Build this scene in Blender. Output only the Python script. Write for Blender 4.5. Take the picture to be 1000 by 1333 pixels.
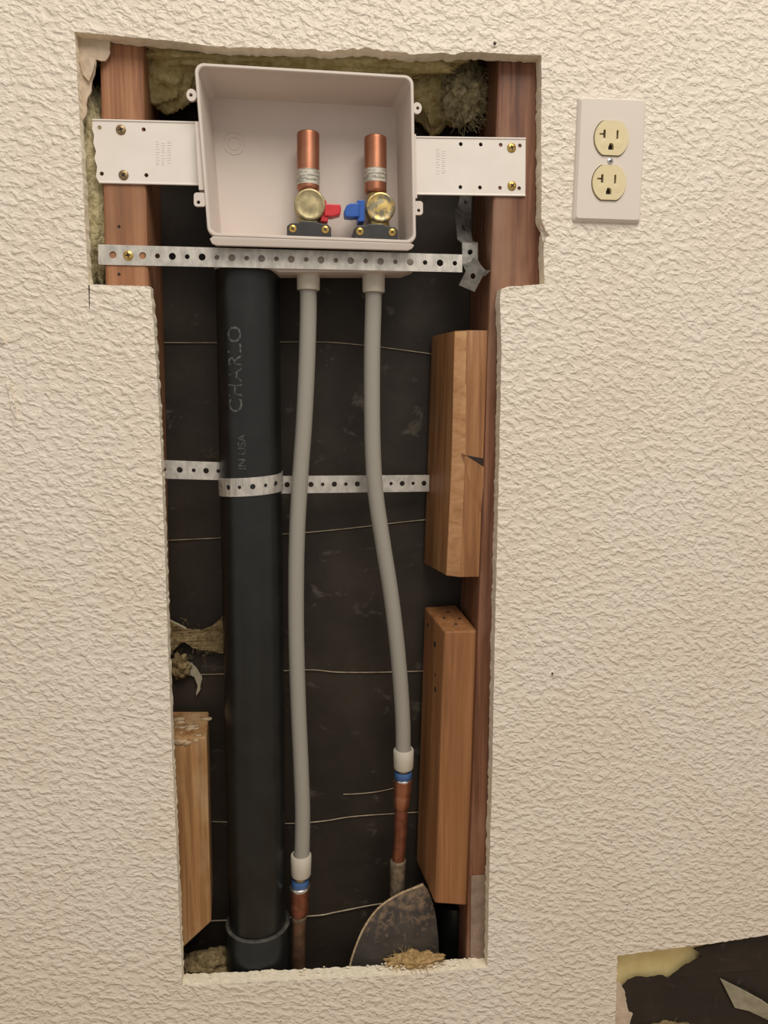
import bpy, bmesh, math, random
from mathutils import Vector, Matrix, noise
from mathutils.geometry import tessellate_polygon
random.seed(7)
for o in list(bpy.data.objects): bpy.data.objects.remove(o)
scene = bpy.context.scene
COL = scene.collection

# ------------------------------------------------------------------ camera
F_PX, D, H = 1000.0, 0.83, 0.95          # focal length in px of a 1000x1333 frame, distance to wall, height
PITCH, YAW = math.radians(8.0), math.radians(7.0)
cam_d = bpy.data.cameras.new('camera'); cam = bpy.data.objects.new('camera', cam_d); COL.objects.link(cam)
cam_d.sensor_fit = 'HORIZONTAL'; cam_d.sensor_width = 36.0; cam_d.lens = F_PX / 1000.0 * 36.0
cam_d.clip_start = 0.01
cam.location = (0, -D, H); cam.rotation_euler = (math.pi/2 - PITCH, 0, -YAW)
scene.camera = cam

# ------------------------------------------------------------------ world and lamps
w = bpy.data.worlds.new('room_light'); scene.world = w; w.use_nodes = True
w.node_tree.nodes['Background'].inputs[0].default_value = (1.0, 0.955, 0.89, 1)
w.node_tree.nodes['Background'].inputs[1].default_value = 0.46
def area(name, loc, target, size, power, col):
    l = bpy.data.lights.new(name, 'AREA'); l.shape = 'DISK'; l.size = size; l.energy = power; l.color = col
    o = bpy.data.objects.new(name, l); COL.objects.link(o); o.location = loc
    o.rotation_euler = (Vector(target) - Vector(loc)).to_track_quat('-Z', 'Y').to_euler()
    return o
area('ceiling_lamp', (0.45, -1.75, 3.15), (0.0, -0.2, 0.95), 1.7, 57.0, (1.0, 0.925, 0.83))
scene.view_settings.view_transform = 'Standard'
scene.view_settings.look = 'None'
scene.view_settings.exposure = 0.15
scene.view_settings.gamma = 1.0
scene.view_settings.use_curve_mapping = False

# ------------------------------------------------------------------ helpers
ROT = cam.rotation_euler.to_matrix()
def P(px, py, y=0.0):
    """the point of the plane Y=y that shows at this pixel of the photograph"""
    d = ROT @ Vector(((px - 500.0) / F_PX, -(py - 666.5) / F_PX, -1.0))
    t = (y + D) / d.y
    return Vector((0, -D, H)) + d * t

def lin(c):
    f = lambda v: (v/255/12.92) if v/255 <= 0.04045 else ((v/255 + 0.055)/1.055)**2.4
    return (f(c[0]), f(c[1]), f(c[2]), 1.0)

WLOC = {}
def thing(name, loc, label, cat, group=None):
    o = bpy.data.objects.new(name, None); COL.objects.link(o)
    o.empty_display_size = 0.02
    o.location = loc; WLOC[o.name] = Vector(loc)
    o['label'] = label; o['category'] = cat
    if group: o['group'] = group
    return o
def tag(o, label, cat, group=None):
    o['label'] = label; o['category'] = cat
    if group: o['group'] = group
    return o

def mk(name, verts, faces, mats, parent=None, smooth=False, midx=None, bevel=0.0, sharp=None):
    verts = [Vector(v) for v in verts]
    lo = Vector((min(v[i] for v in verts) for i in range(3))); hi = Vector((max(v[i] for v in verts) for i in range(3)))
    c = (lo + hi) / 2
    me = bpy.data.meshes.new(name)
    me.from_pydata([v - c for v in verts], [], faces)
    if not isinstance(mats, (list, tuple)): mats = [mats]
    for m in mats: me.materials.append(m)
    if midx:
        for p, i in zip(me.polygons, midx): p.material_index = i
    bm = bmesh.new(); bm.from_mesh(me)
    bmesh.ops.recalc_face_normals(bm, faces=bm.faces)
    if bevel:
        es = [e for e in bm.edges if len(e.link_faces) == 2 and e.calc_face_angle(0) > 0.6]
        bmesh.ops.bevel(bm, geom=es, offset=bevel, segments=2, affect='EDGES', profile=0.5)
    if smooth:
        for f in bm.faces: f.smooth = True
        lim = math.radians(sharp or 40)
        for e in bm.edges:
            if len(e.link_faces) == 2 and e.calc_face_angle(0) > lim: e.smooth = False
    bm.to_mesh(me); bm.free()
    o = bpy.data.objects.new(name, me); COL.objects.link(o)
    WLOC[o.name] = c
    o.location = c
    if parent:
        o.parent = parent; o.location = c - WLOC[parent.name]
    return o

def frame(axis):
    a = Vector(axis).normalized()
    t = Vector((1, 0, 0)) if abs(a.x) < 0.8 else Vector((0, 0, 1))
    x = (t - a * t.dot(a)).normalized(); y = a.cross(x)
    return x, y, a

def lathe_geo(p0, axis, prof, n=32):
    """prof: list of (distance along axis, radius)"""
    x, y, a = frame(axis); p0 = Vector(p0)
    V, Fc = [], []
    for s, r in prof:
        for k in range(n):
            t = 2*math.pi*k/n
            V.append(p0 + a*s + x*(r*math.cos(t)) + y*(r*math.sin(t)))
    for i in range(len(prof)-1):
        for k in range(n):
            k2 = (k+1) % n
            Fc.append((i*n+k, i*n+k2, (i+1)*n+k2, (i+1)*n+k))
    if prof[0][1] > 1e-6: Fc.append(tuple(range(n)))
    if prof[-1][1] > 1e-6: Fc.append(tuple(range((len(prof)-1)*n, len(prof)*n)))
    return V, Fc
def lathe(name, p0, axis, prof, mat, parent=None, n=32, sharp=40):
    V, Fc = lathe_geo(p0, axis, prof, n)
    return mk(name, V, Fc, mat, parent, smooth=True, sharp=sharp)

def catmull(pts, k=8):
    out = []
    for i in range(len(pts)-1):
        p0 = pts[max(i-1, 0)]; p1 = pts[i]; p2 = pts[i+1]; p3 = pts[min(i+2, len(pts)-1)]
        for j in range(k):
            t = j/k
            out.append(0.5*((2*p1) + (p2-p0)*t + (2*p0-5*p1+4*p2-p3)*t*t + (3*p1-p0-3*p2+p3)*t**3))
    out.append(pts[-1]); return out
def tube_geo(path, r, n=20, base=0):
    V, Fc = [], []
    up = None
    m = len(path)
    for i, p in enumerate(path):
        d = (path[min(i+1, m-1)] - path[max(i-1, 0)]).normalized()
        if up is None: x, y, _ = frame(d)
        else:
            x = (up - d*up.dot(d)).normalized(); y = d.cross(x)
        up = x
        rr = r[i] if isinstance(r, (list, tuple)) else r
        for k in range(n):
            t = 2*math.pi*k/n
            V.append(p + x*(rr*math.cos(t)) + y*(rr*math.sin(t)))
    for i in range(m-1):
        for k in range(n):
            k2 = (k+1) % n
            Fc.append(tuple(base+q for q in (i*n+k, i*n+k2, (i+1)*n+k2, (i+1)*n+k)))
    Fc.append(tuple(base+q for q in range(n))); Fc.append(tuple(base+q for q in range((m-1)*n, m*n)))
    return V, Fc
def tube(name, path, r, mat, parent=None, n=20):
    V, Fc = tube_geo([Vector(p) for p in path], r, n)
    return mk(name, V, Fc, mat, parent, smooth=True)

def circle2(cx, cz, r, n=14, rot=0.0):
    return [(cx + r*math.cos(rot + 2*math.pi*k/n), cz + r*math.sin(rot + 2*math.pi*k/n)) for k in range(n)]

def extrude_poly(name, outer, holes, y0, y1, mats, parent=None, jit=0.0, bevel=0.0, front_fn=None):
    """outer / holes: lists of (X, Z); solid between Y=y0 (front) and Y=y1. mats: [face, edge]"""
    loops = [outer] + list(holes)
    flat = [p for l in loops for p in l]; n = len(flat)
    tris = tessellate_polygon([[Vector((p[0], p[1], 0)) for p in l] for l in loops])
    ff = front_fn or (lambda x, z: 0.0)
    V = [(p[0], y0 + ff(p[0], p[1]), p[1]) for p in flat]
    V += [(p[0] + random.uniform(-jit, jit), y1 + ff(p[0], p[1]), p[1] + random.uniform(-jit, jit)) for p in flat]
    Fc = [tuple(t) for t in tris]; mi = [0]*len(Fc)
    Fc += [tuple(i + n for i in reversed(t)) for t in tris]; mi += [1]*len(tris)
    b = 0
    for l in loops:
        m = len(l)
        for i in range(m):
            j = (i+1) % m
            Fc.append((b+i, b+j, b+j+n, b+i+n)); mi.append(1)
        b += m
    if not isinstance(mats, (list, tuple)): mats = [mats, mats]
    return mk(name, V, Fc, mats, parent, midx=mi, bevel=bevel)

def px_loop(pts, y):
    return [(lambda v: (v.x, v.z))(P(a, b, y)) for a, b in pts]

def ragged(pts, y, step, amp, close=True, amp_fn=None):
    """pixel outline -> (X,Z) outline subdivided with small jitter"""
    W = px_loop(pts, y); out = []
    m = len(W)
    for i in range(m if close else m-1):
        a = Vector(W[i]); b = Vector(W[(i+1) % m])
        L = (b-a).length; k = max(1, int(L/step))
        nrm = Vector((-(b-a).y, (b-a).x)).normalized() if L > 0 else Vector((0, 0))
        for j in range(k):
            p = a.lerp(b, j/k)
            am = amp if amp_fn is None else amp_fn(pts[i][0] + (pts[(i+1) % m][0]-pts[i][0])*j/k, pts[i][1] + (pts[(i+1) % m][1]-pts[i][1])*j/k)
            if j > 0: p = p + nrm * random.uniform(-am, am)
            out.append((p.x, p.y))
    return out

def hexa(name, front, back, mat, parent=None, bevel=0.0015):
    """front / back: equally long lists of world points, joined as a solid"""
    n = len(front); V = list(front) + list(back)
    Fc = [tuple(range(n)), tuple(range(2*n-1, n-1, -1))]
    for i in range(n):
        j = (i+1) % n; Fc.append((i, j, j+n, i+n))
    return mk(name, V, Fc, mat, parent, bevel=bevel)

def cell_geo(q, hole_r, th, V, Fc, N=16, plain=False):
    """one cell of perforated strap. q: corners (top-left, top-right, bottom-right, bottom-left); a real round hole"""
    tl, tr, br, bl = q
    u = ((tr - tl) + (br - bl)) / 2; v = ((tl - bl) + (tr - br)) / 2
    L, W = u.length, v.length
    nrm = u.cross(v).normalized() * (th/2)
    def bil(s, t): return (bl*(1-s) + br*s)*(1-t) + (tl*(1-s) + tr*s)*t
    b = len(V)
    if plain or hole_r <= 0:
        for sgn in (1, -1):
            for c in (bl, br, tr, tl): V.append(c + nrm*sgn)
        Fc += [(b, b+1, b+2, b+3), (b+7, b+6, b+5, b+4)] + [(b+i, b+(i+1) % 4, b+4+(i+1) % 4, b+4+i) for i in range(4)]
        return
    ring_o, ring_i = [], []
    for k in range(N):
        t = 2*math.pi*(k+0.5)/N
        c, s = math.cos(t), math.sin(t)
        m = max(abs(c), abs(s)); so, to = 0.5 + 0.5*c/m, 0.5 + 0.5*s/m
        # snap diagonal-adjacent points on to the corners
        ring_o.append((so, to)); ring_i.append((0.5 + hole_r/L*c, 0.5 + hole_r/W*s))
    for cs, ct in ((0, 0), (1, 0), (1, 1), (0, 1)):
        k = min(range(N), key=lambda i: (ring_o[i][0]-cs)**2 + (ring_o[i][1]-ct)**2); ring_o[k] = (cs, ct)
    for sgn in (1, -1):
        for s, t in ring_o: V.append(bil(s, t) + nrm*sgn)
        for s, t in ring_i: V.append(bil(s, t) + nrm*sgn)
    for k in range(N):
        j = (k+1) % N
        Fc.append((b+k, b+j, b+N+j, b+N+k))
        Fc.append((b+2*N+j, b+2*N+k, b+3*N+k, b+3*N+j))
        Fc.append((b+N+k, b+N+j, b+3*N+j, b+3*N+k))
        Fc.append((b+j, b+k, b+2*N+k, b+2*N+j))

def strap_cells(centres, half, radii, th, V, Fc):
    """centres: world points at the cell borders; half: vectors (half width, upward) per border; radii per cell"""
    for i in range(len(centres)-1):
        a, b = centres[i], centres[i+1]; ha, hb = half[i], half[i+1]
        cell_geo((a+ha, b+hb, b-hb, a-ha), radii[i], th, V, Fc)

def blob(name, c, rad, mat, parent=None, seed=0, amp=0.35, freq=2.2, sub=5, fine=0.08, power=1.0):
    bm = bmesh.new(); bmesh.ops.create_icosphere(bm, subdivisions=sub, radius=1.0)
    V = []
    off = Vector((seed*7.3, seed*3.1, seed*5.7))
    for v in bm.verts:
        d = v.co.normalized()
        if power != 1.0:
            d = Vector([math.copysign(abs(x)**power, x) for x in d])
        k = 1 + amp*noise.noise(d*freq + off) + fine*noise.noise(d*freq*6 + off) + fine*0.7*noise.noise(d*freq*15 + off)
        V.append(Vector(c) + Vector((d.x*rad[0]*k, d.y*rad[1]*k, d.z*rad[2]*k)))
    bm.verts.index_update()
    Fc = [tuple(v.index for v in f.verts) for f in bm.faces]; bm.free()
    return mk(name, V, Fc, mat, parent, smooth=True, sharp=180)

def fibres(name, c, rad, n, length, mat, parent=None, r=0.00025, seed=1):
    rnd = random.Random(seed); V, Fc = [], []
    for i in range(n):
        t = rnd.uniform(0, 2*math.pi); ph = math.acos(rnd.uniform(-1, 1))
        d = Vector((math.sin(ph)*math.cos(t), -abs(math.sin(ph)*math.sin(t)), math.cos(ph)))
        p = Vector(c) + Vector((d.x*rad[0], d.y*rad[1], d.z*rad[2]))
        dirv = (d + Vector((rnd.uniform(-1, 1), rnd.uniform(-1, 1), rnd.uniform(-1, 1)))*0.9).normalized()
        path = [p]
        for k in range(5):
            dirv = (dirv + Vector((rnd.uniform(-1, 1), rnd.uniform(-1, 1), rnd.uniform(-1, 1)))*0.6).normalized()
            path.append(path[-1] + dirv*length/5)
        a, b = tube_geo(path, r, 4, len(V)); V += a; Fc += b
    o = mk(name, V, Fc, mat, parent); o['kind'] = 'stuff'
    return o

def screw(name, c, r, mat, parent, dark, th=0.0018, tilt=0.35):
    """domed head with a recessed cross, facing -Y"""
    s = lathe(name, Vector(c) + Vector((0, 0.0004, 0)), (0, -1, 0), [(0, r*1.02), (th*0.45, r), (th*0.8, r*0.8), (th, r*0.45), (th, r*0.0001)], mat, parent, 20)
    V, Fc = [], []
    for a in (tilt, tilt + math.pi/2):
        ux, uz = math.cos(a), math.sin(a); l, wd = r*0.55, r*0.13
        b = len(V)
        for yy in (-th*1.04 + 0.0004, -th*0.5):
            for su, sv in ((-1, -1), (1, -1), (1, 1), (-1, 1)):
                V.append(Vector(c) + Vector((ux*l*su - uz*wd*sv, yy, uz*l*su + ux*wd*sv)))
        Fc += [(b, b+1, b+2, b+3), (b+7, b+6, b+5, b+4)] + [(b+i, b+(i+1) % 4, b+4+(i+1) % 4, b+4+i) for i in range(4)]
    n = len(s.data.vertices)
    # the cross joins the head as dark second material
    me = s.data; bm = bmesh.new(); bm.from_mesh(me); cc = WLOC[s.name]
    me.materials.append(dark)
    vs = [bm.verts.new(v - cc) for v in V]
    for f in Fc:
        nf = bm.faces.new([vs[i] for i in f]); nf.material_index = 1
    bm.to_mesh(me); bm.free()
    return s

# ------------------------------------------------------------------ materials
def node_mat(name):
    m = bpy.data.materials.new(name); m.use_nodes = True
    nt = m.node_tree; b = nt.nodes['Principled BSDF']
    return m, nt, b
def ramp(nt, fac, stops):
    r = nt.nodes.new('ShaderNodeValToRGB'); nt.links.new(fac, r.inputs[0])
    el = r.color_ramp.elements
    while len(el) < len(stops): el.new(0.5)
    for e, (p, c) in zip(el, stops): e.position = p; e.color = c
    return r.outputs[0]
def tex(nt, scale=(1, 1, 1), nscale=1.0, detail=4.0, rough=0.55, dist=0.0, loc=(0, 0, 0), prerot=None):
    tc = nt.nodes.new('ShaderNodeTexCoord'); mp = nt.nodes.new('ShaderNodeMapping')
    mp.inputs['Scale'].default_value = scale; mp.inputs['Location'].default_value = loc
    src = tc.outputs['Object']
    if prerot is not None:
        m0 = nt.nodes.new('ShaderNodeMapping'); m0.inputs['Rotation'].default_value = (0, prerot, 0)
        nt.links.new(src, m0.inputs[0]); src = m0.outputs[0]
    nt.links.new(src, mp.inputs[0])
    nz = nt.nodes.new('ShaderNodeTexNoise'); nz.inputs['Scale'].default_value = nscale
    nz.inputs['Detail'].default_value = detail; nz.inputs['Roughness'].default_value = rough; nz.inputs['Distortion'].default_value = dist
    nt.links.new(mp.outputs[0], nz.inputs['Vector'])
    return nz.outputs['Fac']
def bump(nt, b, h, strength, distance, prev=None):
    bp = nt.nodes.new('ShaderNodeBump'); bp.inputs['Strength'].default_value = strength; bp.inputs['Distance'].default_value = distance
    nt.links.new(h, bp.inputs['Height'])
    if prev: nt.links.new(prev, bp.inputs['Normal'])
    nt.links.new(bp.outputs[0], b.inputs['Normal'])
    return bp.outputs[0]
def mix(nt, fac, a, c):
    m = nt.nodes.new('ShaderNodeMixRGB')
    if isinstance(fac, float): m.inputs[0].default_value = fac
    else: nt.links.new(fac, m.inputs[0])
    for i, v in ((1, a), (2, c)):
        if isinstance(v, tuple): m.inputs[i].default_value = v
        else: nt.links.new(v, m.inputs[i])
    return m.outputs[0]

def simple(name, c1, c2=None, rough=0.5, metal=0.0, scale=60.0, detail=4, bmp=0.0, bdist=0.001, lo=0.35, hi=0.65, spec=0.5, aniso=(1, 1, 1)):
    m, nt, b = node_mat(name)
    b.inputs['Roughness'].default_value = rough; b.inputs['Metallic'].default_value = metal
    b.inputs['Specular IOR Level'].default_value = spec
    fac = tex(nt, aniso, scale, detail)
    nt.links.new(ramp(nt, fac, [(lo, lin(c1)), (hi, lin(c2 or c1))]), b.inputs['Base Color'])
    if bmp: bump(nt, b, tex(nt, aniso, scale*1.7, detail, loc=(3, 5, 7)), bmp, bdist)
    return m
def wood(name, dark, mid, light, rough=0.6, gs=(140, 140, 5), stain=None, bmp=0.35, spec=0.4, loc=(0, 0, 0)):
    m, nt, b = node_mat(name)
    b.inputs['Roughness'].default_value = rough; b.inputs['Specular IOR Level'].default_value = spec
    g = tex(nt, gs, 1.0, 5, 0.6, 0.6, loc=loc)
    col = ramp(nt, g, [(0.30, lin(dark)), (0.5, lin(mid)), (0.70, lin(light))])
    if stain:
        col = mix(nt, ramp(nt, tex(nt, (14, 14, 6), 1.0, 4, 0.6, loc=(loc[0]+2, 1, 4)), [(0.50, (0, 0, 0, 1)), (0.72, (0.75, 0.75, 0.75, 1))]), col, lin(stain))
    nt.links.new(col, b.inputs['Base Color'])
    bump(nt, b, g, bmp, 0.0008)
    return m

# textured wall paint
def wall_paint():
    m, nt, b = node_mat('textured_wall_paint')
    b.inputs['Roughness'].default_value = 0.42; b.inputs['Specular IOR Level'].default_value = 0.35
    base = ramp(nt, tex(nt, (1, 1, 1), 5.0, 3), [(0.35, lin((221, 209, 193))), (0.65, lin((224, 214, 199)))])
    # faint dark scuffs with a shape of their own, low on the right of the wall
    tc = nt.nodes.new('ShaderNodeTexCoord'); geo = nt.nodes.new('ShaderNodeNewGeometry')
    col = base
    for (px, py, rad) in ((818, 1180, 0.030), (795, 1092, 0.022), (160, 880, 0.010)):
        c = P(px, py, 0)
        d = nt.nodes.new('ShaderNodeVectorMath'); d.operation = 'DISTANCE'
        nt.links.new(geo.outputs['Position'], d.inputs[0]); d.inputs[1].default_value = c
        mr = nt.nodes.new('ShaderNodeMapRange'); mr.inputs[1].default_value = 0.0; mr.inputs[2].default_value = rad
        mr.inputs[3].default_value = 0.16; mr.inputs[4].default_value = 0.0
        nt.links.new(d.outputs['Value'], mr.inputs[0])
        nz = tex(nt, (1, 1, 1), 260, 2)
        add = nt.nodes.new('ShaderNodeMath'); add.operation = 'ADD'; nt.links.new(nz, add.inputs[0]); nt.links.new(mr.outputs[0], add.inputs[1])
        msk = ramp(nt, add.outputs[0], [(0.74, (0, 0, 0, 1)), (0.82, (0.8, 0.8, 0.8, 1))])
        col = mix(nt, msk, col, lin((95, 80, 72)))
    nt.links.new(col, b.inputs['Base Color'])
    h1 = tex(nt, (105, 105, 150), 1.0, 2.2, 0.5, 0.3, prerot=-0.25)
    h1 = ramp(nt, h1, [(0.40, (0, 0, 0, 1)), (0.50, (0.28, 0.28, 0.28, 1)), (0.62, (0.85, 0.85, 0.85, 1)), (0.74, (1, 1, 1, 1))])
    n1 = bump(nt, b, h1, 0.55, 0.0030)
    n2 = bump(nt, b, tex(nt, (230, 230, 270), 1.0, 2, loc=(4, 1, 2)), 0.4, 0.0012, n1)
    n3 = bump(nt, b, tex(nt, (30, 30, 38), 1.0, 2), 0.30, 0.004, n2)
    return m
M = {}
M['paint'] = wall_paint()
M['gypsum'] = simple('cut_gypsum', (228, 216, 190), (242, 232, 212), 0.9, scale=180, bmp=0.6, bdist=0.002, spec=0.2)
M['tarpaper'] = None
def tarpaper():
    m, nt, b = node_mat('black_building_paper')
    b.inputs['Roughness'].default_value = 0.55; b.inputs['Specular IOR Level'].default_value = 0.3
    base = ramp(nt, tex(nt, (1, 1, 1), 9, 4), [(0.35, lin((38, 32, 27))), (0.65, lin((56, 48, 40)))])
    sm = ramp(nt, tex(nt, (26, 26, 34), 1.0, 6, 0.65, 0.5), [(0.60, (0, 0, 0, 1)), (0.76, (0.55, 0.55, 0.55, 1))])
    nt.links.new(mix(nt, sm, base, lin((120, 112, 100))), b.inputs['Base Color'])
    bump(nt, b, tex(nt, (1, 1, 1), 30, 4), 0.3, 0.004)
    return m
M['tarpaper'] = tarpaper()
M['floor'] = simple('plain_floor', (150, 128, 104), (165, 142, 118), 0.6, scale=8)
M['stud_l'] = wood('fir_stud', (122, 80, 54), (152, 104, 72), (172, 126, 92), stain=(126, 92, 68), loc=(1, 0, 0))
M['stud_r'] = wood('red_brown_stud', (82, 50, 36), (114, 74, 53), (140, 98, 72), rough=0.42, stain=(152, 118, 96), loc=(5, 0, 0))
M['block_u'] = wood('golden_block', (124, 84, 52), (152, 106, 67), (172, 128, 86), rough=0.55, loc=(9, 0, 0))
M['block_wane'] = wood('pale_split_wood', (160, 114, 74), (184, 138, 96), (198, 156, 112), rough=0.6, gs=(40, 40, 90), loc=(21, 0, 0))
M['block_d'] = wood('brown_block', (124, 82, 48), (144, 98, 60), (158, 112, 72), rough=0.55, loc=(13, 0, 0))
M['block_l'] = wood('dusty_block', (120, 86, 52), (152, 110, 68), (170, 132, 90), rough=0.7, stain=(186, 160, 122), loc=(17, 0, 0))
M['plastic'] = simple('white_box_plastic', (206, 194, 184), (212, 200, 190), 0.42, scale=12)
M['bracket'] = simple('white_bracket', (222, 214, 205), (228, 221, 213), 0.32, scale=25, spec=0.5)
M['galv'] = simple('galvanized_steel', (182, 178, 170), (216, 210, 200), 0.42, 0.6, scale=120, detail=3, aniso=(1, 1, 0.6))
M['galv_dull'] = simple('dull_galvanized', (120, 118, 113), (160, 158, 152), 0.5, 0.7, scale=90)
M['abs'] = simple('black_abs', (15, 17, 16), (25, 27, 26), 0.34, scale=30, bmp=0.06, bdist=0.001, spec=0.5)
M['abs_print'] = simple('grey_pipe_print', (92, 94, 89), (44, 46, 44), 0.6, scale=300, lo=0.4, hi=0.6)
M['lip'] = simple('scuffed_lip', (88, 86, 80), (60, 59, 55), 0.5, scale=90)
M['dirty_black'] = None
def dirty_black():
    m, nt, b = node_mat('dirty_black_plastic')
    b.inputs['Roughness'].default_value = 0.6
    base = ramp(nt, tex(nt, (1, 1, 1), 40, 5), [(0.4, lin((48, 42, 37))), (0.7, lin((66, 58, 50)))])
    sp = nt.nodes.new('ShaderNodeSeparateXYZ'); tc = nt.nodes.new('ShaderNodeTexCoord'); nt.links.new(tc.outputs['Generated'], sp.inputs[0])
    ad = nt.nodes.new('ShaderNodeMath'); ad.operation = 'MULTIPLY_ADD'; ad.inputs[1].default_value = 0.45
    nt.links.new(sp.outputs['Z'], ad.inputs[0]); nt.links.new(tex(nt, (1, 1, 1), 110, 6, 0.7), ad.inputs[2])
    nt.links.new(mix(nt, ramp(nt, ad.outputs[0], [(0.80, (0, 0, 0, 1)), (1.0, (0.8, 0.8, 0.8, 1))]), base, lin((128, 104, 80))), b.inputs['Base Color'])
    bump(nt, b, tex(nt, (1, 1, 1), 120, 5), 0.5, 0.002)
    return m
M['dirty_black'] = dirty_black()
def pex():
    m, nt, b = node_mat('translucent_white_tube')
    b.inputs['Base Color'].default_value = lin((152, 148, 138)); b.inputs['Roughness'].default_value = 0.35
    b.inputs['Subsurface Weight'].default_value = 0.25; b.inputs['Subsurface Radius'].default_value = (0.004, 0.004, 0.003); b.inputs['Subsurface Scale'].default_value = 1.0
    return m
M['pex'] = pex()
M['collar'] = simple('white_collar', (188, 180, 164), (196, 188, 173), 0.4)
M['copper'] = simple('bright_copper', (164, 108, 82), (180, 124, 96), 0.38, 0.85, scale=40)
M['copper_old'] = simple('aged_copper', (116, 70, 52), (152, 96, 72), 0.45, 0.75, scale=120)
M['copper_dirty'] = simple('dirty_copper', (78, 58, 44), (116, 84, 62), 0.6, 0.5, scale=90)
M['solder'] = simple('dull_solder', (96, 84, 68), (134, 120, 100), 0.6, 0.5, scale=140, bmp=0.4)
M['brass'] = simple('brass', (166, 142, 90), (196, 172, 114), 0.42, 0.75, scale=90)
M['brass_green'] = simple('greenish_brass', (142, 130, 92), (176, 160, 118), 0.38, 0.8, scale=90)
M['cap_a'] = simple('worn_brass_cap', (146, 136, 104), (182, 166, 126), 0.5, 0.6, scale=170)
M['cap_b'] = simple('mottled_brass_cap', (140, 132, 108), (204, 176, 112), 0.42, 0.7, scale=150, lo=0.45, hi=0.55)
M['red'] = simple('red_plastic', (190, 34, 42), (204, 44, 52), 0.38)
M['blue'] = simple('blue_plastic', (28, 76, 158), (38, 90, 174), 0.38)
M['blue_ring'] = simple('blue_ring', (54, 86, 134), (62, 96, 146), 0.4)
M['black'] = simple('black_plastic', (38, 38, 38), (48, 48, 47), 0.45)
M['steel'] = simple('bright_steel', (205, 200, 196), None, 0.25, 0.95)
M['foil'] = simple('silver_label', (206, 200, 186), (150, 146, 132), 0.4, 0.3, scale=1.0, aniso=(60, 60, 520), lo=0.47, hi=0.53)
M['gold_screw'] = simple('gold_screw', (176, 140, 72), (216, 184, 112), 0.32, 0.85, scale=200)
M['brown_screw'] = simple('brown_screw', (128, 106, 76), (160, 136, 100), 0.42, 0.7, scale=200)
M['slot'] = simple('dark_recess', (40, 30, 22), None, 0.8)
M['dust'] = simple('plaster_dust', (150, 126, 96), (186, 164, 132), 0.95, scale=200)
M['insul'] = simple('yellow_fibreglass', (172, 153, 98), (208, 192, 142), 0.95, scale=120, detail=6, bmp=0.8, bdist=0.004, spec=0.1)
M['insul_dim'] = simple('dusty_fibreglass', (112, 96, 68), (154, 136, 100), 0.95, scale=160, detail=6, bmp=0.8, bdist=0.004, spec=0.1)
M['insul_pale'] = simple('pale_fibreglass', (150, 137, 102), (196, 184, 146), 0.95, scale=150, detail=6, bmp=0.8, bdist=0.004, spec=0.1)
M['insul_tan'] = simple('tan_fibreglass', (158, 128, 84), (196, 166, 118), 0.95, scale=150, detail=6, bmp=0.8, bdist=0.004, spec=0.1)
M['kraft'] = simple('yellow_kraft', (222, 200, 136), (240, 222, 164), 0.8, scale=25, bmp=0.3, bdist=0.003)
M['torn'] = simple('torn_paper', (184, 164, 142), (204, 186, 164), 0.9, scale=90, bmp=0.4, bdist=0.002)
M['torn_dim'] = simple('torn_grey_paper', (150, 142, 120), (172, 164, 142), 0.85, scale=60, bmp=0.3, bdist=0.002)
M['outlet_plate'] = simple('cream_white_plate', (214, 204, 193), (217, 207, 196), 0.30, scale=10)
M['ivory'] = simple('ivory_plastic', (214, 199, 158), (219, 205, 166), 0.36, scale=40)
M['nailplate'] = simple('grey_nail_plate', (132, 112, 98), (158, 138, 122), 0.55, 0.3, scale=60)
M['wire'] = simple('pale_wire', (150, 136, 112), (196, 182, 156), 0.5, 0.6, scale=60)
M['shadow_dark'] = simple('dark_underlay', (30, 26, 22), (44, 38, 32), 0.9, scale=40)

# ------------------------------------------------------------------ wall with its two cut openings
TH = 0.018                                # thickness of the cut wall board
opening = [(97, 41), (140, 45), (182, 49), (230, 54), (278, 60), (304, 62), (340, 61), (370, 63), (400, 64), (429, 67), (455, 64), (481, 62), (510, 67), (540, 71),
           (568, 69), (592, 71), (606, 67), (644, 69), (705, 72), (705, 180), (705, 286), (710, 298), (708, 318), (709, 370), (662, 373), (653, 376), (651, 390),
           (653, 450), (650, 600), (645, 800), (641, 1000), (637, 1140), (635, 1259), (522, 1270), (384, 1276), (237, 1283), (232, 1150), (225, 1000),
           (219, 850), (214, 700), (208, 550), (202, 450), (196, 373), (115, 370), (111, 300), (106, 200), (101, 110)]
def amp1(px, py):
    if py < 80 and 290 < px < 610: return 0.0013
    if py > 1240: return 0.0009
    return 0.00035
open1 = ragged(opening, 0.0, 0.004, 0.0005, amp_fn=amp1)
opening2 = [(804, 1244), (880, 1234), (905, 1231), (930, 1228), (1000, 1217), (1110, 1203), (1120, 1420), (797, 1420), (801, 1333)]
open2 = ragged(opening2, 0.0, 0.004, 0.0006)
rect = [(-1.5, 0.0), (1.7, 0.0), (1.7, 2.4), (-1.5, 2.4)]
wall = extrude_poly('wall_front', rect, [open1, open2], 0.0, TH, [M['paint'], M['gypsum']], jit=0.0007)
wall['kind'] = 'structure'
def box_geo(x0, x1, y0, y1, z0, z1):
    V = [(x, y, z) for z in (z0, z1) for y in (y0, y1) for x in (x0, x1)]
    Fc = [(0, 1, 3, 2), (4, 6, 7, 5), (0, 4, 5, 1), (2, 3, 7, 6), (0, 2, 6, 4), (1, 5, 7, 3)]
    return V, Fc
back = mk('wall_back', *box_geo(-1.5, 1.7, 0.1145, 0.126, 0.0, 2.4), M['tarpaper']); back['kind'] = 'structure'
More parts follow.
